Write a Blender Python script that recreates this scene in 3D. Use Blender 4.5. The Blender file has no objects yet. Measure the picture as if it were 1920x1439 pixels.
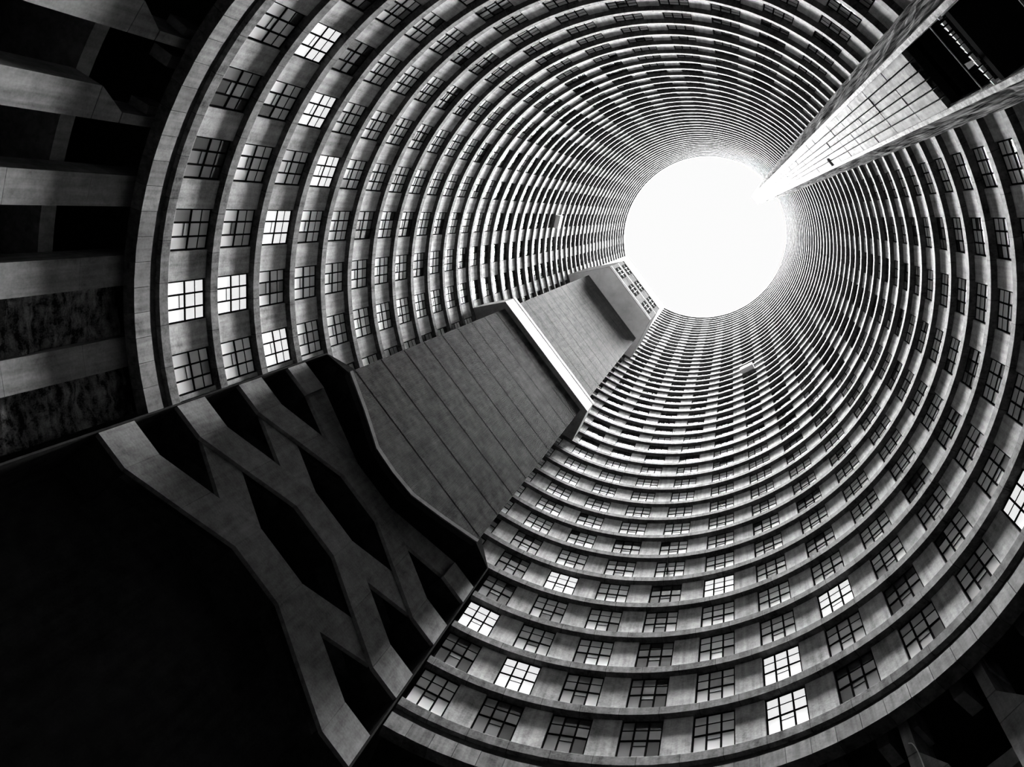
import bpy, bmesh, math, random
from mathutils import Matrix, Vector, noise

random.seed(7)
C = bpy.context.scene.collection
PI = math.pi
rad = math.radians

# ------------------------------------------------------------------ layout
R = 12.5                       # inner radius of the round well, metres
CAMX, CAMY, CAMZ = 0.34645538 * R, -0.25482503 * R, 1.6
Z0 = CAMZ + 1.88163367 * R     # underside of the lowest window storey's sill
H = 0.21995399 * R             # storey height
N = 35                         # window bays round the well
PHI = rad(31.4656)
PITCH = 2 * PI / N
HW = 0.10577684 / 2            # half width of a window, radians
NS = 44                        # storeys
def zk(k): return Z0 + H * k
AZ0 = rad(144.5)               # direction of the service core
M = (math.cos(AZ0), math.sin(AZ0)); T = (math.sin(AZ0), -math.cos(AZ0))
def mt(m, t, z): return ((m * M[0] + t * T[0]) * R, (m * M[1] + t * T[1]) * R, z)
def pol(r, az, z): return (r * R * math.cos(az), r * R * math.sin(az), z)

# ------------------------------------------------------------------ materials
def new_mat(name):
    m = bpy.data.materials.new(name); m.use_nodes = True
    nt = m.node_tree; b = nt.nodes['Principled BSDF']
    return m, nt, b
def grey(v): return (v, v, v, 1)

def concrete(name, base, contrast=0.3, streak=0.5, scale=1.0, rough=0.9, bump=0.3, joints=0, tone=0.0, boards=0.0, blotch=0.25, spec=0.0, grain=(5.5, 5.5, 0.35)):
    m, nt, b = new_mat(name)
    L = nt.links; nd = nt.nodes.new
    geo = nd('ShaderNodeNewGeometry'); info = nd('ShaderNodeObjectInfo')
    src = geo.outputs['Position']
    def noi(sc, det, stretch=None, rr=0.55):
        n = nd('ShaderNodeTexNoise'); n.inputs['Scale'].default_value = sc; n.inputs['Detail'].default_value = det
        n.inputs['Roughness'].default_value = rr
        if stretch:
            mp = nd('ShaderNodeMapping'); mp.inputs['Scale'].default_value = stretch
            L.new(src, mp.inputs['Vector']); L.new(mp.outputs['Vector'], n.inputs['Vector'])
        else: L.new(src, n.inputs['Vector'])
        return n.outputs['Fac']
    def mth(op, a, bb, c=None):
        n = nd('ShaderNodeMath'); n.operation = op
        for i, v in enumerate((a, bb, c)):
            if v is None: continue
            if isinstance(v, (int, float)): n.inputs[i].default_value = v
            else: L.new(v, n.inputs[i])
        return n.outputs[0]
    big = noi(0.45 * scale, 3); mid = noi(2.2 * scale, 6); fine = noi(14 * scale, 4)
    st = noi(1.0 * scale, 5, grain)
    v = mth('MULTIPLY_ADD', mth('SUBTRACT', big, 0.5), blotch * 4.0, 1.0)
    v = mth('MULTIPLY_ADD', mth('SUBTRACT', mid, 0.5), contrast * 3.6, v)
    v = mth('MULTIPLY_ADD', mth('SUBTRACT', fine, 0.5), contrast * 2.2, v)
    v = mth('MULTIPLY_ADD', mth('SUBTRACT', st, 0.5), streak * 3.6, v)
    # dark water stains with a shape of their own
    s2 = noi(0.8 * scale, 4, (3.0, 3.0, 0.5), 0.7)
    rp = nd('ShaderNodeMapRange'); rp.inputs[1].default_value = 0.62; rp.inputs[2].default_value = 0.72
    rp.inputs[3].default_value = 1.0; rp.inputs[4].default_value = 1.0 - 0.5 * streak
    L.new(s2, rp.inputs[0]); v = mth('MULTIPLY', v, rp.outputs[0])
    if boards:
        sx = nd('ShaderNodeSeparateXYZ'); L.new(src, sx.inputs[0])
        w = mth('SINE', mth('MULTIPLY', sx.outputs[2], 2 * PI / 0.12), 0)
        v = mth('MULTIPLY_ADD', w, boards, v)
    if joints:
        sx = nd('ShaderNodeSeparateXYZ'); L.new(src, sx.inputs[0])
        az = mth('ARCTAN2', sx.outputs[1], sx.outputs[0])
        u = mth('MULTIPLY', az, joints / (2 * PI))
        zz = mth('FLOOR', mth('DIVIDE', mth('SUBTRACT', sx.outputs[2], Z0 - 0.3), H), 0)
        u = mth('ADD', u, mth('MULTIPLY', zz, 0.37))
        fr = mth('FRACT', u, 0)
        ln = mth('LESS_THAN', fr, 0.02)
        v = mth('MULTIPLY', v, mth('SUBTRACT', 1.0, mth('MULTIPLY', ln, 0.6)))
        wn = nd('ShaderNodeTexWhiteNoise'); wn.noise_dimensions = '2D'
        cb = nd('ShaderNodeCombineXYZ'); L.new(mth('FLOOR', u, 0), cb.inputs[0]); L.new(zz, cb.inputs[1])
        L.new(cb.outputs[0], wn.inputs['Vector'])
        v = mth('MULTIPLY', v, mth('MULTIPLY_ADD', wn.outputs['Value'], 0.25, 0.87))
    if tone:
        v = mth('MULTIPLY', v, mth('MULTIPLY_ADD', info.outputs['Random'], tone * 2, 1 - tone))
    v = mth('MULTIPLY', v, base)
    v = mth('MAXIMUM', v, base * 0.12)
    cb = nd('ShaderNodeCombineColor')
    for i in range(3): L.new(v, cb.inputs[i])
    L.new(cb.outputs[0], b.inputs['Base Color'])
    b.inputs['Roughness'].default_value = rough
    b.inputs['Specular IOR Level'].default_value = spec
    if bump:
        bp = nd('ShaderNodeBump'); bp.inputs['Strength'].default_value = bump; bp.inputs['Distance'].default_value = 0.03
        L.new(mid, bp.inputs['Height']); L.new(bp.outputs[0], b.inputs['Normal'])
    return m

M_PIER = concrete('pier_concrete', 0.30, 0.38, 0.42, tone=0.12, spec=0.015)
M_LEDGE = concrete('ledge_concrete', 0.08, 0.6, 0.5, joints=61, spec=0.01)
M_BAND = concrete('band_concrete', 0.09, 0.4, 0.5, tone=0.3, spec=0.02)
M_GROOVE = concrete('groove_render', 0.04, 0.6, 0.1, scale=2, spec=0)
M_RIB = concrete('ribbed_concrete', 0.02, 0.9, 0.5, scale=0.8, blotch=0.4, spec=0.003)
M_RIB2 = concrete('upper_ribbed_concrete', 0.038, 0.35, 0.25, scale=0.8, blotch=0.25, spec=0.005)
M_SMOOTH = concrete('smooth_concrete', 0.15, 0.15, 0.2, rough=0.8, bump=0.1, spec=0.01)
M_BLOCK = concrete('top_block_concrete', 0.085, 0.15, 0.15, bump=0.1, spec=0)
M_SOFFIT = concrete('lightened_soffit', 0.5, 0.1, 0.0, bump=0)  # pale colour makes up for light missing under the top block
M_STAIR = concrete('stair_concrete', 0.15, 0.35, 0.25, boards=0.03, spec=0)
M_DARK = concrete('shade_black_concrete', 0.02, 0.4, 0.3)  # near-black colour stands in for shade in the stairwell and undersides
M_PILLAR = concrete('pillar_concrete', 0.2, 0.3, 0.35, tone=0.1, spec=0)
M_STUB = concrete('stub_concrete', 0.22, 0.3, 0.3)
M_SHAFT = concrete('shaft_panel_concrete', 0.115, 0.8, 0.9, scale=1.3, blotch=1.0, spec=0.005)
M_SHAFTSIDE = concrete('shaft_side_concrete', 0.23, 0.8, 1.6, scale=1.2, blotch=0.5, bump=0.8, spec=0)
M_POST = concrete('shaft_post_concrete', 0.17, 1.1, 0.9, scale=2.5, blotch=0.5, spec=0.01)
M_SOIL = concrete('soil', 0.01, 0.5, 0.0)
def rock_mat():
    m = concrete('rock_face', 0.09, 1.3, 1.5, scale=1.5, blotch=0.8, bump=1.0, rough=0.75, grain=(0.7, 0.7, 3.0))
    return m
M_ROCK = rock_mat()

def plain(name, v, rough=0.6, metal=0.0):
    m, nt, b = new_mat(name)
    n = nt.nodes.new('ShaderNodeTexNoise'); n.inputs['Scale'].default_value = 9
    r = nt.nodes.new('ShaderNodeMapRange'); r.inputs[3].default_value = v * 0.75; r.inputs[4].default_value = v * 1.25
    nt.links.new(n.outputs['Fac'], r.inputs[0])
    cb = nt.nodes.new('ShaderNodeCombineColor')
    for i in range(3): nt.links.new(r.outputs[0], cb.inputs[i])
    nt.links.new(cb.outputs[0], b.inputs['Base Color'])
    b.inputs['Roughness'].default_value = rough; b.inputs['Metallic'].default_value = metal
    b.inputs['Specular IOR Level'].default_value = 0.0
    return m
M_TOP = plain('bounce_cut_ledge_top', 0.02, 0.95)  # unseen tops, blackened to cut light bounced onto the soffits
M_STEEL = plain('window_steel', 0.006, 0.9)
M_BLACK = plain('black_steel', 0.012, 0.7)
M_WHITE = plain('white_paint', 0.8, 0.4)
M_PALE = plain('pale_panel', 0.6, 0.5)

def glass(name, v, emit=0.0):
    m, nt, b = new_mat(name)
    n = nt.nodes.new('ShaderNodeTexNoise'); n.inputs['Scale'].default_value = 1.1; n.inputs['Detail'].default_value = 2
    g = nt.nodes.new('ShaderNodeNewGeometry'); nt.links.new(g.outputs['Position'], n.inputs['Vector'])
    inf = nt.nodes.new('ShaderNodeObjectInfo')
    a = nt.nodes.new('ShaderNodeMath'); a.operation = 'MULTIPLY_ADD'
    nt.links.new(inf.outputs['Random'], a.inputs[0]); a.inputs[1].default_value = 0.5; nt.links.new(n.outputs['Fac'], a.inputs[2])
    r = nt.nodes.new('ShaderNodeMapRange'); r.inputs[1].default_value = 0.3; r.inputs[2].default_value = 1.2
    r.inputs[3].default_value = v * 0.7; r.inputs[4].default_value = v * 1.3
    nt.links.new(a.outputs[0], r.inputs[0])
    cb = nt.nodes.new('ShaderNodeCombineColor')
    for i in range(3): nt.links.new(r.outputs[0], cb.inputs[i])
    nt.links.new(cb.outputs[0], b.inputs['Base Color'])
    b.inputs['Roughness'].default_value = 0.12
    b.inputs['Specular IOR Level'].default_value = 0.65
    if emit:
        b.inputs['Emission Color'].default_value = grey(1); b.inputs['Emission Strength'].default_value = emit
    return m
G_PALE = glass('glass_pale', 0.85); G_MID = glass('glass_mid', 0.6); G_DIM = glass('glass_dim', 0.2)
G_DARK = glass('glass_dark', 0.03); G_LIT = glass('glass_lit', 0.6, 0.75)

# ------------------------------------------------------------------ mesh helpers
def link(o, parent=None):
    C.objects.link(o)
    if parent: o.parent = parent
    return o
def mesh_obj(name, verts, faces, mats, parent=None, slots=None, smooth=False):
    me = bpy.data.meshes.new(name); me.from_pydata(verts, [], faces); 
    for m in (mats if isinstance(mats, (list, tuple)) else [mats]): me.materials.append(m)
    if slots:
        for p, s in zip(me.polygons, slots): p.material_index = s
    bm = bmesh.new(); bm.from_mesh(me); bmesh.ops.recalc_face_normals(bm, faces=bm.faces); bm.to_mesh(me); bm.free()
    if smooth:
        for p in me.polygons: p.use_smooth = True
    me.update()
    return link(bpy.data.objects.new(name, me), parent)
class MB:
    def __init__(s): s.v = []; s.f = []; s.m = []
    def box8(s, p, mat=0):
        b = len(s.v); s.v += list(p)
        for f in ((0,1,2,3),(7,6,5,4),(0,4,5,1),(1,5,6,2),(2,6,7,3),(3,7,4,0)):
            s.f.append(tuple(b + i for i in f)); s.m.append(mat)
    def box(s, x0, x1, y0, y1, z0, z1, mat=0):
        s.box8([(x0,y0,z0),(x1,y0,z0),(x1,y1,z0),(x0,y1,z0),(x0,y0,z1),(x1,y0,z1),(x1,y1,z1),(x0,y1,z1)], mat)
    def prism(s, pts, f0, f1, mat=0):
        """pts: 2-D outline; f0/f1 map (a,b) to a 3-D point of the near/far cap"""
        b = len(s.v); n = len(pts)
        s.v += [f0(*p) for p in pts] + [f1(*p) for p in pts]
        s.f.append(tuple(b + i for i in range(n))); s.m.append(mat)
        s.f.append(tuple(b + n + i for i in reversed(range(n)))); s.m.append(mat)
        for i in range(n):
            j = (i + 1) % n
            s.f.append((b + i, b + j, b + n + j, b + n + i)); s.m.append(mat)
    def quad(s, p, mat=0):
        b = len(s.v); s.v += list(p); s.f.append(tuple(range(b, b + len(p)))); s.m.append(mat)
    def build(s, name, mats, parent=None, smooth=False):
        return mesh_obj(name, s.v, s.f, mats, parent, s.m, smooth)
def empty(name, loc, label=None, cat=None, group=None):
    o = bpy.data.objects.new(name, None); o.location = loc; o.empty_display_size = 0.3; C.objects.link(o)
    tag(o, label, cat, group); return o
def tag(o, label=None, cat=None, group=None, kind=None):
    if label: o['label'] = label
    if cat: o['category'] = cat
    if group: o['group'] = group
    if kind: o['kind'] = kind
    return o
def arc(a0, a1, step):
    n = max(1, int(round((a1 - a0) / step))); return [a0 + (a1 - a0) * i / n for i in range(n + 1)]
def ring(sec, azs, origin_z=0.0, jitter=0.0, seed=0):
    """sweep a closed (r, z) section round the axis between the given azimuths"""
    v, f = [], []
    n = len(sec)
    for i, a in enumerate(azs):
        for j, (r, z) in enumerate(sec):
            q = jitter * noise.noise(Vector((a * 40, j * 7.3 + seed, z * 0.7))) if jitter else 0
            q2 = jitter * noise.noise(Vector((a * 55 + 9, j * 3.1 + seed, z * 0.7))) if jitter else 0
            v.append(pol(r + .3 * q / R, a, z - origin_z + q2))
    for i in range(len(azs) - 1):
        for j in range(n):
            k = (j + 1) % n
            f.append((i * n + j, i * n + k, (i + 1) * n + k, (i + 1) * n + j))
    f.append(tuple(range(n))); f.append(tuple(reversed([(len(azs) - 1) * n + j for j in range(n)])))
    return v, f

# ------------------------------------------------------------------ storeys
WR = 1.0185                                  # radius of the window plane
WWID = 2 * WR * R * math.tan(HW)            # window width
zb, zt = 0.165 * H, 0.985 * H               # window bottom / top above the storey level
def P3(x, y, z): return (y, x, z)           # local: x = tangential, y = radial depth
RX = WR * R
LEVB = (0.165, 0.592, 0.80, 0.985)
def window_frame(mb, mat=0):
    w = WWID / 2; d0, d1 = RX - 0.004, RX + 0.05
    def bar(x0, x1, z0, z1, dd=0.0): mb.box(d0 - dd, d1, x0, x1, z0, z1, mat)
    bar(-w, -w + .06, zb, zt); bar(w - .06, w, zb, zt)
    bar(-w, w, zb, zb + .05); bar(-w, w, zt - .05, H * 0.993)
    for s in (-1, 1): bar(s * w / 3 - .03, s * w / 3 + .03, zb, zt, .008)
    bar(-w, w, LEVB[1] * H - .042, LEVB[1] * H + .042, .006)
    bar(-w, w, LEVB[2] * H - .022, LEVB[2] * H + .022)
    bar(-w / 3, w / 3, 0.488 * H - .016, 0.488 * H + .016)
def panes(mb, rnd, style, off=0):
    w = WWID / 2; y = RX + 0.008
    cells = []
    xs = (-w + .02, -w / 3, w / 3, w - .02)
    for c in range(3):
        if c == 1: cells += [(xs[1], xs[2], .165, .488), (xs[1], xs[2], .488, .592)]
        else: cells.append((xs[c], xs[c + 1], .165, .592))
        cells += [(xs[c], xs[c + 1], .592, .80), (xs[c], xs[c + 1], .80, .985)]
    for (x0, x1, a, b) in cells:
        if style == 'lit': s = 4
        elif style == 'upper': s = rnd.choice((0, 1, 1)) if a < .5 else rnd.choice((2, 2, 3)) if a < .7 else 3  # panes darken upward, with shade under the ledge put into their colour
        else:
            q = rnd.random()
            if style == 'pale': s = 0 if q < .75 else 1 if q < .93 else 2
            elif style == 'mid': s = 1 if q < .6 else 0 if q < .85 else 2 if q < .95 else 3
            else: s = 2 if q < .45 else 1 if q < .7 else 3
        mb.quad([(y, x0, a * H), (y, x1, a * H), (y, x1, b * H), (y, x0, b * H)], s + off)
GM = [G_PALE, G_MID, G_DIM, G_DARK, G_LIT]
rnd = random.Random(3)
def tmp_mesh(mb, name, mats):
    o = mb.build(name, mats); me = o.data; bpy.data.objects.remove(o); return me
mb = MB(); window_frame(mb); ME_FRAME = tmp_mesh(mb, 'window', [M_STEEL])
ME_GLZ = {}
for st, cnt in (('pale', 8), ('mid', 8), ('dim', 4), ('upper', 4), ('lit', 1)):
    ME_GLZ[st] = []
    for i in range(cnt):
        mb = MB(); panes(mb, rnd, st); ME_GLZ[st].append(tmp_mesh(mb, 'glazing', GM))
ME_BOTH = []
for i in range(10):
    mb = MB(); panes(mb, rnd, 'upper', 1); window_frame(mb)
    ME_BOTH.append(tmp_mesh(mb, 'window', [M_STEEL] + GM))
# pier
PA0, PA1 = HW, PITCH - HW
def pier_mesh(a0, a1, name):
    mb = MB(); z0, z1 = 0.12 * H, 0.993 * H
    n = 3; azs = [a0 + (a1 - a0) * i / n for i in range(n + 1)]
    v, f = ring([(1.0150, z0), (1.05, z0), (1.05, z1), (1.0150, z1)], azs)
    o = mesh_obj(name, v, f, M_PIER); me = o.data; bpy.data.objects.remove(o); return me
ME_PIER = pier_mesh(PA0, PA1, 'pier')
ORD = ['lowest','second','third','fourth','fifth','sixth','seventh','eighth','ninth','tenth','eleventh','twelfth','thirteenth','fourteenth','fifteenth','sixteenth','seventeenth','eighteenth','nineteenth','twentieth','twenty-first','twenty-second','twenty-third','twenty-fourth','twenty-fifth','twenty-sixth','twenty-seventh','twenty-eighth','twenty-ninth','thirtieth']
LIT = {(0,15),(1,15),(1,19),(2,18),(2,16),(3,17),(1,7),(0,3),(1,3),(2,8),(4,4),(4,7),(0,34),(2,2),(2,14)}
PALE = {(4,17),(4,16),(5,18),(3,14),(5,15),(3,16),(1,14)}
sec = lambda k, top: [(1.0, zk(k)), (1.0, zk(k) + .150 * H), (1.0012, zk(k) + .162 * H), (1.05, zk(k) + .162 * H), (1.05, zk(k))]
windows = {}
for k in range(NS):
    if k < 12:
        where = 'above the wide band' if k == 0 else 'counted up from the wide bottom band'
        lab = f'{ORD[k]} curved storey of concrete piers and steel windows, {where}'
    elif k < 22:
        lab = f'{ORD[k]} curved storey of piers and windows counted up from the bottom band'
    else:
        q = NS - 1 - k
        lab = (f'{ORD[q]} curved storey below the roof rim, pale ledge and small windows' if q else 'topmost curved storey, touching the roof rim against the sky')
    root = empty('storey_ring', (0, 0, zk(k)), lab, 'storey', 'curved storeys of the round well')
    if k < 4: a0, a1 = rad(171.75), rad(476.97)
    elif k < 25: a0, a1 = rad(162), rad(488)
    else: a0, a1 = rad(168.2), rad(481)
    step = rad(1.0) if k < 24 else rad(2.0)
    v, f = ring(sec(k, 0), arc(a0, a1, step), zk(k), 0.010 if k < 24 else 0.006, k)
    nsec = 5; slots = [1 if (i % nsec) == 2 else 0 for i in range(len(f))]; slots[-1] = slots[-2] = 0
    mesh_obj('ledge', v, f, [M_LEDGE, M_TOP], root, slots)
    if k < 4: wins = list(range(14, 35)) + list(range(0, 9)); piers = list(range(14, 35)) + list(range(0, 8))
    elif k < 25: wins = list(range(13, 35)) + list(range(0, 10)); piers = list(range(13, 35)) + list(range(0, 9))
    else: wins = list(range(14, 35)) + list(range(0, 9)); piers = list(range(13, 35)) + list(range(0, 9))
    for n in wins:
        rz = Matrix.Rotation(PHI + n * PITCH, 4, 'Z')
        if k < 16:
            w = bpy.data.objects.new('window', ME_FRAME); link(w, root); w.matrix_local = rz
            st = 'lit' if (k, n) in LIT else 'upper' if rnd.random() < (k - 9) / 8 else 'pale' if (k, n) in PALE else rnd.choice(('pale','pale','mid','mid','mid','dim') if k > 1 else ('pale','mid','mid','dim'))
            g = bpy.data.objects.new('glazing', rnd.choice(ME_GLZ[st])); link(g, w)
            if st == 'lit': g['label'] = 'brightly lit white panes'
        else:
            w = bpy.data.objects.new('window', rnd.choice(ME_BOTH)); link(w, root); w.matrix_local = rz
        windows[(k, n)] = w
    for n in piers:
        p = bpy.data.objects.new('pier', ME_PIER); link(p, root)
        p.matrix_local = Matrix.Rotation(PHI + n * PITCH, 4, 'Z')
    if k < 4:   # short piers cut by the stairwell
        v, f = ring([(1.0150, .12 * H), (1.05, .12 * H), (1.05, .993 * H), (1.0150, .993 * H)], arc(rad(171.75), PHI + 13 * PITCH + PA1, rad(1)))
        mesh_obj('pier', v, f, M_PIER, root)
# open casements that stick out of three windows
def casement(k, n, ang, w=0.5, h=1.5, off=0.25, z=0.3, mat=M_STEEL, pane=G_PALE, both=1):
    az = PHI + n * PITCH
    mb = MB(); 
    mb.box(-w, 0, -.02, .02, 0, .04); mb.box(-w, 0, -.02, .02, h - .04, h); mb.box(-w, -w + .04, -.02, .02, 0, h); mb.box(-.04, 0, -.02, .02, 0, h)
    mb.quad([(-w, 0, 0), (0, 0, 0), (0, 0, h), (-w, 0, h)], 1)
    o = mb.build('open_casement', [mat, pane], windows[(k, n)])
    o.matrix_local = Matrix.Translation((RX - 0.02, off, z)) @ Matrix.Rotation(ang, 4, 'Z')
    return o
casement(5, 5, rad(10), 0.55, 0.85, 0.1, 0.42 * H, M_STEEL, G_MID)
for (k, n) in ((22, 3), (22, 16)):
    mb = MB(); mb.box(-.42, .2, -.62, .62, .14 * H, .62 * H)
    o = mb.build('enclosed_box', [M_PALE], windows[(k, n)]); o.matrix_local = Matrix.Translation((RX - .25, 0, 0))
    o['label'] = 'pale box projecting from the window over the ledge'

# roof rim
root = empty('roof_rim', (0, 0, zk(NS)), 'pale concrete rim ring round the sky opening at the very top', 'roof rim')
v, f = ring([(1.0, zk(NS)), (1.0, zk(NS) + .25 * H), (1.4, zk(NS) + .25 * H), (1.4, zk(NS))], arc(0, 2 * PI, rad(2)), zk(NS), .01)
mesh_obj('coping', v, f, M_LEDGE, root)

# ------------------------------------------------------------------ wide band below the windows
root = empty('ring_beam', (0, 0, zk(-.43)), 'wide curved concrete band of panels below the lowest windows', 'concrete band')
a0, a1 = rad(171.75), rad(476.97)
npan = 90
for i in range(npan):
    b0 = a0 + (a1 - a0) * i / npan; b1 = a0 + (a1 - a0) * (i + 1) / npan
    jb = 0.012 * math.sin(i * 12.9)
    v, f = ring([(1.0 + jb / R, zk(-.43) + jb), (1.0 + jb / R, zk(-.165)), (1.03, zk(-.165)), (1.03, zk(-.43) + jb)], arc(b0 + .0006, b1 - .0006, rad(1.1)), zk(-.43), .015, i)
    mesh_obj('panel', v, f, M_BAND, root)
v, f = ring([(1.012, zk(-.20)), (1.012, zk(.0)), (1.05, zk(.0)), (1.05, zk(-.20))], arc(a0, a1, rad(1.5)), zk(-.43))
mesh_obj('groove', v, f, M_GROOVE, root)

# ------------------------------------------------------------------ setting: ground, outer walls, ceiling over the parking level
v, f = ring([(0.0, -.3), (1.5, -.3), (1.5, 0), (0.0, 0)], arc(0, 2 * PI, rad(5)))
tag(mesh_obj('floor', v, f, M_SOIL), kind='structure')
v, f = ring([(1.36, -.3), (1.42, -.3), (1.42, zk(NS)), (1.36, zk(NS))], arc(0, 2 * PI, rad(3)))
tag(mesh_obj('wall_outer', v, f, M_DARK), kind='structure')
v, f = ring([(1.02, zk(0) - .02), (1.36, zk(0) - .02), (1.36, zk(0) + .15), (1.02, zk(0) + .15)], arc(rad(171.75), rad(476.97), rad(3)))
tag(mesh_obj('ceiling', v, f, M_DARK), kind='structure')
# parking deck edge beams
for kk, r0, h in ((-1.12, 1.13, .2), (-2.6, 1.13, .3)):
    v, f = ring([(r0, zk(kk)), (r0, zk(kk + h)), (1.355, zk(kk + h)), (1.355, zk(kk))], arc(rad(182), rad(470), rad(2)), zk(kk))
    o = mesh_obj('parking_deck', v, f, M_STUB); o.location = (0, 0, zk(kk))
    tag(o, 'dim curved parking deck edge behind the pillars, ' + ('upper of the two' if kk > -2 else 'lower of the two'), 'parking deck')

# ------------------------------------------------------------------ pillars below the band
def pillar(azd, haunch, label, width=3.9, r0=1.045):
    c = rad(azd); root = empty('concrete_pillar', pol(r0, c, 0), label, 'pillar', 'pillars under the wide band')
    w = rad(width) / 2; s = haunch
    org = Vector(pol(r0, c, 0))
    def add(name, outline, mat, d=0.075):
        mb = MB()
        f0 = lambda a, z: tuple(Vector(pol(r0, c + a, z)) - org); f1 = lambda a, z: tuple(Vector(pol(r0 + d, c + a, z)) - org)
        mb.prism(outline, f0, f1); return mb.build(name, [mat], root)
    if haunch:
        zt1, zt2 = zk(-1.22), zk(-.83)
        add('shaft', [(-w, 0), (w, 0), (w, zt1), (-w, zt1)], M_PILLAR)
        if s > 0: o = [(-w, zt1 + .03), (w, zt1 + .03), (-w * .35, zt2), (-w, zt2)]
        else: o = [(w, zt1 + .03), (-w, zt1 + .03), (w * .35, zt2), (w, zt2)]
        add('tapered_head', o, M_PILLAR)
        x0, x1 = (-w, -w * .35) if s > 0 else (w * .35, w)
        add('corbel', [(x0, zt2 + .05), (x1, zt2 + .05), (x1, zk(0)), (x0, zk(0))], M_PILLAR)
    else:
        z = 0; i = 0
        for z1 in (zk(-4.2), zk(-2.05), zk(-1.0), zk(-.02)):
            add('shaft', [(-w, z + .012), (w, z + .012), (w, z1), (-w, z1)], M_PILLAR); z = z1
    return root
pillar(-179.9, 0, 'grey pillar between two strips of raw rock, left edge of the photo')
pillar(-169.4, 0, 'grey pillar bordering the upper strip of raw rock on its upper side')
pillar(-159.3, 0, 'straight grey pillar between black openings, level with the sky opening')
pillar(-149.1, 1, 'stained grey pillar with a tapered head, second from the top left corner')
pillar(-138.7, 1, 'broken grey pillar with a tapered head in the top left corner')
pillar(37.1, -1, 'rusted grey pillar with tapered head in the lower right corner')
pillar(47.6, -1, 'grey pillar with tapered head behind the bright hose, bottom right')
pillar(-128.4, 1, 'grey pillar behind the wide band, cut off by the top edge')

# stubs hanging under the ceiling
def stub(azd, label, r0=1.06, wd=1.5, zb_=-.37):
    c = rad(azd); w = rad(wd) / 2
    v, f = ring([(r0, zk(zb_)), (r0 + .05, zk(zb_)), (r0 + .05, zk(0) - .02), (r0, zk(0) - .02)], [c - w, c, c + w], 0)
    o = mesh_obj('hanging_stub', v, f, M_STUB)
    tag(o, label, 'concrete stub', 'stubs hanging behind the wide band')
places = [(-149.4, 'left side, nearest the stained tapered pillar'), (-142.8, 'left side, second down from the top left pillar'), (-139.1, 'left side, beside the top left pillar'),
          (-132.4, 'top left, third from the broken pillar'), (-128.6, 'top left, cut by the top edge'),
          (52.1, 'bottom right, fourth from the right edge'), (48.4, 'bottom right, third from the right edge'), (42.0, 'bottom right, second from the right edge'),
          (38.3, 'lower right, nearest the rusted pillar'), (62.5, 'bottom edge, left of the lit windows'), (58.4, 'bottom edge, below the brightly lit window'), (31.9, 'right edge, above the rusted pillar'), (28.0, 'right edge, highest of the row')]
for a, t_ in places: stub(a, 'dim hanging stub, ' + t_)

# raw rock between the pillars
def rock(a0, a1, label, seed):
    na, nz = 40, 90; v, f = [], []
    z0_, z1_ = 0.0, zk(-.3)
    for i in range(na + 1):
        for j in range(nz + 1):
            a = a0 + (a1 - a0) * i / na; z = z0_ + (z1_ - z0_) * j / nz
            p = Vector((a * 9, z * 1.3, seed))
            d = .22 * noise.fractal(p, 1.0, 2.1, 5) + .1 * noise.noise(Vector((a * 30, z * 3.0, seed + 5)))
            v.append(pol(1.065 + d / R, a, z))
    q = nz + 1
    for i in range(na):
        for j in range(nz): f.append((i * q + j, i * q + j + 1, (i + 1) * q + j + 1, (i + 1) * q + j))
    b = len(v)
    v += [pol(1.12, a0, z0_), pol(1.12, a0, z1_), pol(1.12, a1, z1_), pol(1.12, a1, z0_)]
    f.append((b, b + 1, b + 2, b + 3))
    f.append(tuple([b, b + 1] + [j for j in range(nz, -1, -1)]))
    f.append(tuple([b + 3, b + 2] + [na * q + j for j in range(nz, -1, -1)]))
    f.append(tuple([b + 1, b + 2] + [i * q + nz for i in range(na, -1, -1)]))
    o = mesh_obj('rock_face', v, f, M_ROCK)
    tag(o, label, 'rock')
rock(rad(182.1), rad(188.6), 'rough streaked rock strip between two pillars on the left edge', 1.0)
rock(rad(171.9), rad(178.1), 'rough streaked rock strip between the lowest pillar and the stairwell', 9.0)

# ------------------------------------------------------------------ service core
core = empty('service_core', mt(.80, 0, zk(2.15)), 'grey ribbed service core with pale band and windowed top block', 'lift core')
CO = Vector(core.location)
def cmt(m, t, z): return tuple(Vector(mt(m, t, z)) - CO)
HWW = .331
prof = [(-.335, 2.94), (-.20, 2.56), (-.085, 2.17), (0, 2.13), (.085, 2.17), (.20, 2.50), (.335, 2.93)]
def pz(t):
    for (t0, z0), (t1, z1) in zip(prof, prof[1:]):
        if t <= t1: return z0 + (z1 - z0) * (t - t0) / (t1 - t0)
    return prof[-1][1]
# lower ribbed wall: real vertical ribs, broken by a groove every storey
def ribbed(name, m0, hw, kbot, ktop, joints, nrib, mat, curved=False, dep=.0036):
    """one mesh: ribbed face in storey bands, backing and returns"""
    mb = MB(); pitch = 2 * hw / nrib
    levels = [kbot] + [j for j in joints if kbot < j < ktop] + [ktop]
    g = .024
    def low(t, k): return max(k, pz(t) + .09) if curved else k
    for lo, hi in zip(levels, levels[1:]):
        for i in range(nrib):
            t0 = -hw + i * pitch
            z0 = low(t0 + pitch / 2, lo)
            if z0 >= hi - .03: continue
            zz0, zz1 = zk(z0 + g), zk(hi - g)
            pts = [(t0, m0 + dep), (t0 + .2 * pitch, m0), (t0 + .62 * pitch, m0), (t0 + .8 * pitch, m0 + dep), (t0 + pitch, m0 + dep)]
            for (ta, ma), (tb, mb_) in zip(pts, pts[1:]):
                mb.quad([cmt(ma, ta, zz0), cmt(mb_, tb, zz0), cmt(mb_, tb, zz1), cmt(ma, ta, zz1)])
    return mb
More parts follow.
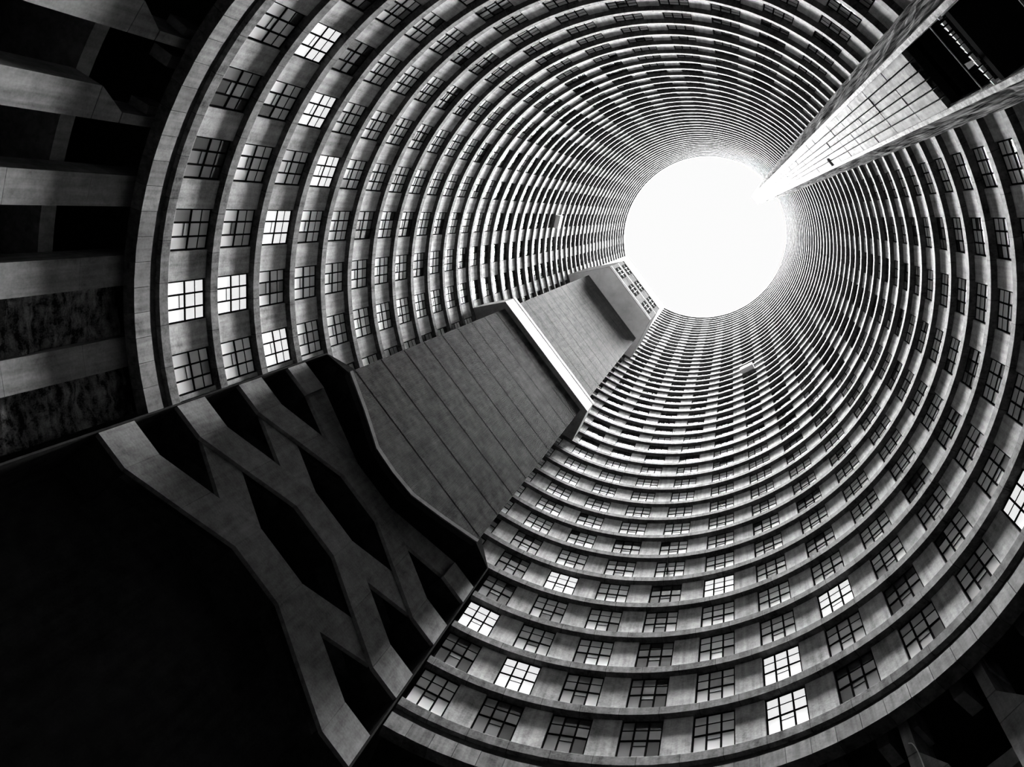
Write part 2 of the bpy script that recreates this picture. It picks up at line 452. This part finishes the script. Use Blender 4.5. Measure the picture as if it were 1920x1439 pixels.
mb = ribbed('ribs', .756, HWW, 2.0, 11.96, [j + .1 for j in range(3, 12)], 150, M_RIB, True)
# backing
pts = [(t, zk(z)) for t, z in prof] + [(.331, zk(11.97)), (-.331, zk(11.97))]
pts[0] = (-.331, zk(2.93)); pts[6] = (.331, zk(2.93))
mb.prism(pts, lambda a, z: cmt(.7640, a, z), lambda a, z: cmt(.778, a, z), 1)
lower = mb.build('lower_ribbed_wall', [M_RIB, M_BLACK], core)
# plain plinth strip along the bent bottom edge
mb = MB()
pp = [(max(-.331, min(.331, t)), z) for t, z in prof]
mb.prism([(t, zk(z)) for t, z in pp] + [(t, zk(z + .10)) for t, z in reversed(pp)], lambda a, z: cmt(.7555, a, z), lambda a, z: cmt(.7605, a, z))
mb.build('plinth_strip', [M_RIB2], core)
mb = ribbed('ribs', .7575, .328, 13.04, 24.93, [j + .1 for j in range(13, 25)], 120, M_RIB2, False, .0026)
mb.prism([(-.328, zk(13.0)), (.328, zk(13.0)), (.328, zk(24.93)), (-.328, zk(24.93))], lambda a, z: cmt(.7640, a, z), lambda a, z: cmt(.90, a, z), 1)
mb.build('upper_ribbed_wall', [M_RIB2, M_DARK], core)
# projecting pale band with its floor slab
def slab(name, m0, t0, t1r, k0, k1, mat, mats=None):
    mb = MB()
    d1 = math.atan2(t1r, .893); out = [(m0, -t0), (m0, t0)] + [(.996 * math.cos(d1 * (1 - i / 6)), .996 * math.sin(d1 * (1 - i / 6))) for i in range(13)]
    mb.prism(out, lambda m, t: cmt(m, t, zk(k0)), lambda m, t: cmt(m, t, zk(k1)))
    return mb.build(name, [mat], core)
band = slab('projecting_band', .7350, .3590, .4375, 11.98, 13.04, M_SMOOTH)
for kk, nm in ((11.97, 'lower_trim'), (12.86, 'upper_trim')):
    mb = MB(); mb.prism([(-.360, zk(kk)), (.360, zk(kk)), (.360, zk(kk + .19)), (-.360, zk(kk + .19))], lambda a, z: cmt(.7337, a, z), lambda a, z: cmt(.7360, a, z))
    mb.build(nm, [M_SMOOTH], band)
# top block
blk = slab('top_block', .5795, .2782, .434, 24.95, 29.35, M_BLOCK)
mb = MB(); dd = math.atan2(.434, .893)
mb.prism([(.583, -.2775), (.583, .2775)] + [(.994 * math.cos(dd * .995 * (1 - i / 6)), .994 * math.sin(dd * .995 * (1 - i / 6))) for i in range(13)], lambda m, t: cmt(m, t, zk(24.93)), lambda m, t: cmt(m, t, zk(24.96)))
mb.build('lightened_soffit', [M_SOFFIT], blk)
mb = MB(); mb.prism([(-.281, zk(29.2)), (.281, zk(29.2)), (.281, zk(29.5)), (-.281, zk(29.5))], lambda a, z: cmt(.5765, a, z), lambda a, z: cmt(.60, a, z)); mb.build('parapet', [M_BLOCK], core)
for kk in (25.35, 27.45):
    mb = MB(); mb.prism([(-.279, zk(kk)), (.279, zk(kk)), (.279, zk(kk + .05)), (-.279, zk(kk + .05))], lambda a, z: cmt(.5780, a, z), lambda a, z: cmt(.58, a, z)); mb.build('string_course', [M_SMOOTH], core)
for row, (k0, k1) in enumerate(((25.85, 27.02), (28.0, 29.02))):
    for (t0, t1) in ((-.243, -.137), (-.058, .05), (.126, .235)):
        mb = MB()
        def bx(ta, tb, za, zb2, ma, mbb, mat): mb.prism([(ta, zk(za)), (tb, zk(za)), (tb, zk(zb2)), (ta, zk(zb2))], lambda a, z: cmt(ma, a, z), lambda a, z: cmt(mbb, a, z), mat)
        f_ = .004; dz = .03
        bx(t0, t0 + f_, k0, k1, .575, .5797, 0); bx(t1 - f_, t1, k0, k1, .575, .5797, 0)
        bx(t0, t1, k0, k0 + dz, .575, .5797, 0); bx(t0, t1, k1 - dz, k1, .575, .5797, 0)
        for i in (1, 2): x = t0 + (t1 - t0) * i / 3; bx(x - .002, x + .002, k0, k1, .5765, .5797, 1)
        zm = k0 + (k1 - k0) * .5; bx(t0, t1, zm - .02, zm + .02, .577, .5797, 1)
        w = mb.build('window', [M_BLACK, M_PALE], core)
        gm = MB()
        for i in range(3):
            for j in range(2):
                xa = t0 + (t1 - t0) * i / 3; xb = t0 + (t1 - t0) * (i + 1) / 3; za = k0 + (k1 - k0) * j / 2; zb2 = k0 + (k1 - k0) * (j + 1) / 2
                gm.quad([cmt(.5789, xa, zk(za)), cmt(.5789, xb, zk(za)), cmt(.5789, xb, zk(zb2)), cmt(.5789, xa, zk(zb2))], (i + j + row) % 2)
        gm.build('glazing', [M_BLACK, M_DARK], w)
mb = MB(); mb.prism([(-.41, zk(29.36)), (.41, zk(29.36)), (.41, zk(NS) - .05), (-.41, zk(NS) - .05)], lambda a, z: cmt(.898, a, z), lambda a, z: cmt(.905, a, z)); mb.build('rear_wall', [M_PIER], core)
mb = MB(); mb.prism([(-.27, zk(4.3)), (.27, zk(4.3)), (.27, zk(24.9)), (-.27, zk(24.9))], lambda a, z: cmt(.945, a, z), lambda a, z: cmt(.955, a, z)); mb.build('rear_wall', [M_DARK], core)
# dark sloping underside between core and stairwell
mb = MB()
a_ = [cmt(.756, -.331, zk(2.93)), cmt(.756, .331, zk(2.93)), cmt(.889, .4565, zk(3.98)), cmt(.889, -.4565, zk(3.98))]
mb.box8([cmt(.762, -.331, zk(2.95)), cmt(.762, .331, zk(2.95)), cmt(.889, .4530, zk(3.95)), cmt(.889, -.4530, zk(3.95)),
         cmt(.762, -.331, zk(3.2)), cmt(.762, .331, zk(3.2)), cmt(.889, .4530, zk(3.99)), cmt(.889, -.4530, zk(3.99))])
mb.box8([cmt(.889, -.453, zk(3.95)), cmt(.889, .453, zk(3.95)), cmt(1.034, .453, zk(3.95)), cmt(1.034, -.453, zk(3.95)),
         cmt(.889, -.453, zk(3.99)), cmt(.889, .453, zk(3.99)), cmt(1.034, .453, zk(3.99)), cmt(1.034, -.453, zk(3.99))])
mb.build('underside_slab', [M_DARK], core)

# ------------------------------------------------------------------ open staircase under the core
stair = empty('staircase', mt(.891, 0, 0), 'open concrete staircase of zigzag parapets below the ribbed core', 'staircase')
SO = Vector(stair.location)
def smt(m, t, z): return tuple(Vector(mt(m, t, z)) - SO)
E0 = .4530
Uend = [-.68, .62, 1.95, 3.22, -1.98]; Lend = [-1.23, .075, 1.385, 2.69, -2.54]
Umid = [-.045, 1.32, 2.65, None, -1.35]; Lmid = [-.59, .79, 2.14, None, -1.9]
def sprism(pts, m0, m1, name, mat=M_STAIR, sc=1.0):
    mb = MB(); mb.prism([(t * sc, CAMZ + (zk(z) - CAMZ) * sc) for t, z in pts], lambda a, z: smt(m0, a, z), lambda a, z: smt(m1, a, z))
    return mb.build(name, [mat], stair)
for n in (0, 1, 2, 4):
    ue, le, um, lm = Uend[n], Lend[n], Umid[n], Lmid[n]
    if n == 4: continue
    for s in (-1, 1):
        P_ = [(s * E0, le), (s * .357, le), (s * .357, ue), (s * E0, ue)]
        sprism(P_, .891, .903, 'landing_parapet')
        mid_ = .222
        zu = ue + (um - ue) * (.357 - mid_) / (.357 - .083); zl = le + (lm - le) * (.357 - mid_) / (.357 - .083)
        sprism([(s * .3565, le + .004), (s * mid_, zl), (s * mid_, zu), (s * .3565, ue - .004)], .8912, .903, 'flight_parapet')
        sprism([(s * (mid_ - .0006), zl), (s * .0835, lm), (s * .0835, um), (s * (mid_ - .0006), zu)], .8912, .903, 'flight_parapet')
    sprism([(-.083, lm), (.083, lm), (.083, um), (-.083, um)], .891, .903, 'middle_parapet')
# crossing flights behind, and the top landings
for n in (1, 2, 3):
    ue, le, um, lm = Uend[n], Lend[n], Umid[n - 1], Lmid[n - 1]
    sc = (.905 + .43) / (.891 + .43)
    for s in (-1, 1):
        sprism([(s * .357, le), (s * .085, lm), (s * .085, um), (s * .357, ue)], .905, .917, 'crossing_parapet', sc=sc)
        if n == 3: sprism([(s * E0, le), (s * .352, le), (s * .352, ue), (s * E0, ue)], .891, .903, 'landing_parapet')
# landings and stair flights between the parapets
for n in (0, 1, 2, 3):
    le = Lend[n]
    for s in (-1, 1):
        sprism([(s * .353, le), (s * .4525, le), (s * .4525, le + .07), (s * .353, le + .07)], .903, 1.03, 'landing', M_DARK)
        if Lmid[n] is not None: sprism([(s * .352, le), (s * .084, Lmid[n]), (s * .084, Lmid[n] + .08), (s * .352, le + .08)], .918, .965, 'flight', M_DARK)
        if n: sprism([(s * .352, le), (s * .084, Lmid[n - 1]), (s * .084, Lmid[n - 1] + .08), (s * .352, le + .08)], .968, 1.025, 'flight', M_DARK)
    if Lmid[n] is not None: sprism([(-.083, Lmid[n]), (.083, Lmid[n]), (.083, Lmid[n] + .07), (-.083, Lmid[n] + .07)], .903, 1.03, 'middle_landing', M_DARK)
# stairwell walls
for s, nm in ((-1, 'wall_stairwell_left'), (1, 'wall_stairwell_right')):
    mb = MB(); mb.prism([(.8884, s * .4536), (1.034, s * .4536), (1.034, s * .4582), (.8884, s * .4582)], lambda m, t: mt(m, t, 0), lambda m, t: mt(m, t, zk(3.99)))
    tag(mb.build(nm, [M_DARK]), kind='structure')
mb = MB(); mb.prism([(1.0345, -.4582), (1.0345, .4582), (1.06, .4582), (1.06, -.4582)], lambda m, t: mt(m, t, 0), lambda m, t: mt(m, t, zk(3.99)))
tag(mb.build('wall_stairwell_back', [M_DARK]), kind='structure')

# ------------------------------------------------------------------ tall vent shaft, top right
CAMV = Vector((CAMX, CAMY, 0)) / R
def cd(dist, dird): return (CAMV.x + dist * math.cos(rad(dird)), CAMV.y + dist * math.sin(rad(dird)))
FL, FR = cd(.325, -43.55), cd(.334, -24.4)
def hit(dird, rr):
    dx, dy = math.cos(rad(dird)), math.sin(rad(dird))
    b_ = CAMV.x * dx + CAMV.y * dy; c_ = CAMV.x ** 2 + CAMV.y ** 2 - rr * rr
    t_ = -b_ + math.sqrt(b_ * b_ - c_); return (CAMV.x + dx * t_, CAMV.y + dy * t_)
BL, BR = hit(-48.97, .988), hit(-20.13, .988)
shaft = empty('vent_shaft', (R * (FL[0] + BR[0]) / 2, R * (FL[1] + BR[1]) / 2, 0), 'tall pale panelled concrete shaft rising to the rim at upper right', 'shaft')
VO = Vector(shaft.location)
def lerp(a, b, u): return (a[0] + (b[0] - a[0]) * u, a[1] + (b[1] - a[1]) * u)
fn = Vector((FR[1] - FL[1], -(FR[0] - FL[0]), 0)).normalized()      # outward-or-inward normal of the front
cam_side = (CAMV - Vector((FL[0], FL[1], 0))).dot(fn)
if cam_side < 0: fn = -fn
def fp(u, d, z): p = lerp(FL, FR, u); return (R * p[0] + fn.x * d - VO.x, R * p[1] + fn.y * d - VO.y, z)
ZT = CAMZ + R * (1.88163367 + .21995399 * 44); ZO = CAMZ + R * 1.428
# front panels: 6 columns of panels with open joints
us = (0, .19, .355, .505, .655, .81, 1.0)
joints = [ZO]
z = CAMZ + R * 1.615
while z < ZT - .5: joints.append(z); z += H
joints.append(ZT)
mb = MB(); rs = random.Random(5)
for i in range(6):
    for j in range(len(joints) - 1):
        z0_, z1_ = joints[j] + .03, joints[j + 1] - .03
        u0, u1 = us[i] + .012, us[i + 1] - .012
        d = .03 + rs.random() * .02
        q = [fp(u0, 0, z0_), fp(u1, 0, z0_), fp(u1, -.1, z0_), fp(u0, -.1, z0_)]
        mb.box8([fp(u0, d, z0_), fp(u1, d, z0_), fp(u1, -.1, z0_), fp(u0, -.1, z0_), fp(u0, d, z1_), fp(u1, d, z1_), fp(u1, -.1, z1_), fp(u0, -.1, z1_)], 0)
front = mb.build('front_panel_wall', [M_SHAFT], shaft)
mb = MB(); mb.box8([fp(0, -.06, ZO), fp(1, -.06, ZO), fp(1, -.2, ZO), fp(0, -.2, ZO), fp(0, -.06, ZT), fp(1, -.06, ZT), fp(1, -.2, ZT), fp(0, -.2, ZT)])
mb.build('joint_backing', [M_BLACK], front)
# a dark slot in the panels
mb = MB(); zs = CAMZ + R * 2.9; mb.box8([fp(.72, .055, zs), fp(1.0, .055, zs), fp(1.0, 0, zs), fp(.72, 0, zs), fp(.72, .055, zs + .75), fp(1.0, .055, zs + .75), fp(1.0, 0, zs + .75), fp(.72, 0, zs + .75)])
mb.build('vent_slot', [M_BLACK], front)
# side walls with rough bulging faces
def side(A, B, nm):
    v, f = [], []; nu, nz_ = 10, 240
    for i in range(nu + 1):
        for j in range(nz_ + 1):
            u = i / nu; z = (ZT) * j / nz_
            p = lerp(A, B, u); d = .10 * noise.noise(Vector((u * 7, z * .35, 3))) + .05 * noise.noise(Vector((u * 20, z * .9, 8)))
            if i in (0, nu): d *= .4
            nx, ny = (B[1] - A[1]), -(B[0] - A[0]); l = math.hypot(nx, ny)
            v.append((R * p[0] + nx / l * d - VO.x, R * p[1] + ny / l * d - VO.y, z))
    q = nz_ + 1
    for i in range(nu):
        for j in range(nz_): f.append((i * q + j, i * q + j + 1, (i + 1) * q + j + 1, (i + 1) * q + j))
    o = mesh_obj(nm, v, f, M_SHAFTSIDE, shaft, smooth=False)
    sm = o.modifiers.new('thickness', 'SOLIDIFY'); sm.thickness = .12; sm.offset = 0
    return o
side(FL, BL, 'side_wall'); side(FR, BR, 'side_wall')
for u0, u1 in ((-.045, .03), (.97, 1.045)):
    mb = MB(); mb.box8([fp(u0, .07, 0), fp(u1, .07, 0), fp(u1, -.35, 0), fp(u0, -.35, 0), fp(u0, .07, ZT), fp(u1, .07, ZT), fp(u1, -.35, ZT), fp(u0, -.35, ZT)])
    mb.build('corner_post', [M_POST], shaft)
mb = MB(); zr = CAMZ + R * 1.2535
mb.box8([fp(.03, -.28, zr), fp(.97, -.28, zr), fp(.97, -.33, zr), fp(.03, -.33, zr), fp(.03, -.28, ZO), fp(.97, -.28, ZO), fp(.97, -.33, ZO), fp(.03, -.33, ZO)])
for i in range(46):
    u = .04 + .92 * (i + .5) / 46
    mb.box8([fp(u - .004, -.22, zr), fp(u + .004, -.22, zr), fp(u + .004, -.28, zr), fp(u - .004, -.28, zr), fp(u - .004, -.22, ZO - .3), fp(u + .004, -.22, ZO - .3), fp(u + .004, -.28, ZO - .3), fp(u - .004, -.28, ZO - .3)])
louvre = mb.build('louvre', [M_BLACK], shaft)
mb = MB(); mb.box8([fp(.03, .012, zr - .015), fp(.97, .012, zr - .015), fp(.97, 0, zr - .015), fp(.03, 0, zr - .015), fp(.03, .012, zr + .015), fp(.97, .012, zr + .015), fp(.97, 0, zr + .015), fp(.03, 0, zr + .015)])
mb.build('rail', [M_STUB], louvre)
# broken bright slab edge inside the opening
mb = MB(); zc = CAMZ + R * 1.183
u = .03
while u < .95:
    w = .02 + rs.random() * .06; h1 = .04 + rs.random() * .09
    mb.box8([fp(u, .08, zc), fp(u + w, .08, zc), fp(u + w, .03, zc), fp(u, .03, zc), fp(u, .08, zc + h1), fp(u + w, .07, zc + h1 * .8), fp(u + w, .02, zc + h1), fp(u, .02, zc + h1)])
    u += w + .005 + rs.random() * .03
mb.build('broken_edge', [M_WHITE], shaft)
mb = MB(); mb.box8([fp(.03, -.02, zc - .2), fp(.97, -.02, zc - .2), fp(.97, -.6, zc - .2), fp(.03, -.6, zc - .2), fp(.03, -.02, zc), fp(.97, -.02, zc), fp(.97, -.6, zc), fp(.03, -.6, zc)])
mb.build('slab', [M_BLACK], shaft)
mb = MB(); mb.box8([fp(.62, .05, zc + .02), fp(.66, .05, zc + .02), fp(.66, 0, zc + .02), fp(.62, 0, zc + .02), fp(.60, .06, zc + .55), fp(.68, .06, zc + .55), fp(.66, .0, zc + .55), fp(.62, .0, zc + .55)])
mb.build('hanging_rag', [M_PILLAR], shaft)
zl_ = CAMZ + R * .98
mb = MB(); mb.box8([fp(.03, .0, zl_), fp(.97, .0, zl_), fp(.97, -.03, zl_), fp(.03, -.03, zl_), fp(.03, .0, zl_ + .02), fp(.97, .0, zl_ + .02), fp(.97, -.03, zl_ + .02), fp(.03, -.03, zl_ + .02)])
mb.build('lower_rail', [M_STUB], shaft)
mb = MB(); mb.box8([fp(-.02, -.6, 0), fp(1.02, -.6, 0), fp(1.02, -.7, 0), fp(-.02, -.7, 0), fp(-.02, -.6, ZT), fp(1.02, -.6, ZT), fp(1.02, -.7, ZT), fp(-.02, -.7, ZT)])
mb.build('inner_wall', [M_BLACK], shaft)
mb = MB(); mb.prism([(R * p[0] - VO.x, R * p[1] - VO.y) for p in (FL, FR, BR, BL)], lambda x, y: (x, y, ZT), lambda x, y: (x, y, ZT + .2)); mb.build('cap', [M_PIER], shaft)  # unseen lid, added to keep overhead light out of the shaft

# ------------------------------------------------------------------ small things
def tube(name, pts, r, mat, label, cat):
    P_ = [Vector(p) for p in pts]; q = []
    for i in range(len(P_) - 1):                    # Catmull-Rom through the points
        a, b_, c, d = P_[max(i - 1, 0)], P_[i], P_[i + 1], P_[min(i + 2, len(P_) - 1)]
        for s_ in range(6):
            u = s_ / 6; q.append(.5 * ((2 * b_) + (c - a) * u + (2 * a - 5 * b_ + 4 * c - d) * u * u + (3 * b_ - a - 3 * c + d) * u ** 3))
    q.append(P_[-1]); v, f = [], []
    for i, p in enumerate(q):
        t_ = (q[min(i + 1, len(q) - 1)] - q[max(i - 1, 0)]).normalized()
        n1 = t_.cross(Vector((.3, .5, .81))).normalized(); n2 = t_.cross(n1)
        v += [tuple(p + r * (math.cos(k_ * PI / 4) * n1 + math.sin(k_ * PI / 4) * n2) - P_[0]) for k_ in range(8)]
    for i in range(len(q) - 1):
        for k_ in range(8): f.append((i * 8 + k_, i * 8 + (k_ + 1) % 8, i * 8 + 8 + (k_ + 1) % 8, i * 8 + 8 + k_))
    f += [tuple(range(8)), tuple(range(len(v) - 8, len(v)))]
    o = mesh_obj(name, v, f, mat, None, smooth=True); o.location = P_[0]; tag(o, label, cat); return o
# world point on a cylinder of radius rr seen at a given azimuth / level
tube('white_hose', [pol(1.03, rad(a), zk(k_)) for a, k_ in ((48.61, -.765), (48.2, -.804), (47.92, -.944), (47.84, -1.176), (47.84, -1.44), (47.9, -2.6))], .016, M_WHITE, 'thin bright hose curving down over a pillar at the bottom right', 'hose')
m, nt, b = new_mat('tube_light'); b.inputs['Emission Color'].default_value = grey(1); b.inputs['Emission Strength'].default_value = 1.0
tube('tube_lamp', [pol(1.2, rad(-168.93), zk(-.81)), pol(1.2, rad(-169.25), zk(-.633))], .014, m, 'small bright tube lamp in the dark opening at the left edge', 'lamp')

# ------------------------------------------------------------------ camera
cam = bpy.data.cameras.new('camera'); co = bpy.data.objects.new('camera', cam); C.objects.link(co)
RM = [[0.9707137, 0.0, -0.24023929], [0.04318125, 0.98371366, 0.17447868], [0.23632667, -0.17974268, 0.95490433]]
X = Vector([RM[i][0] for i in range(3)]); Y = Vector([RM[i][1] for i in range(3)]); F = Vector([RM[i][2] for i in range(3)])
mw = Matrix.Identity(4)
for i in range(3): mw[i][0] = X[i]; mw[i][1] = -Y[i]; mw[i][2] = -F[i]
mw[0][3], mw[1][3], mw[2][3] = CAMX, CAMY, CAMZ
co.matrix_world = mw
cam.sensor_width = 36; cam.lens = 1666.565 / 1920 * 36; cam.clip_end = 500; cam.clip_start = .05
bpy.context.scene.camera = co

# ------------------------------------------------------------------ light: overcast sky with a bright, veiled sun overhead
w = bpy.data.worlds.new('world'); bpy.context.scene.world = w; w.use_nodes = True
bg = w.node_tree.nodes['Background']; bg.inputs[0].default_value = grey(1); bg.inputs[1].default_value = 0.97
# the glare of a veiled sun straight overhead: three nested soft discs
for nm, half, L_ in (('veiled_sun', 11, 700), ('sun_glow', 18, 650), ('sky_glow', 35, 70)):
    sl = bpy.data.lights.new(nm, 'SUN'); sl.energy = L_ * PI * math.sin(rad(half)) ** 2; sl.angle = rad(2 * half)
    so = bpy.data.objects.new(nm, sl); C.objects.link(so)
sc = bpy.context.scene
sc.view_settings.view_transform = 'Standard'; sc.view_settings.look = 'None'; sc.view_settings.exposure = 0; sc.view_settings.gamma = 1
sc.view_settings.use_curve_mapping = False
sc.cycles.max_bounces = 6; sc.cycles.diffuse_bounces = 4
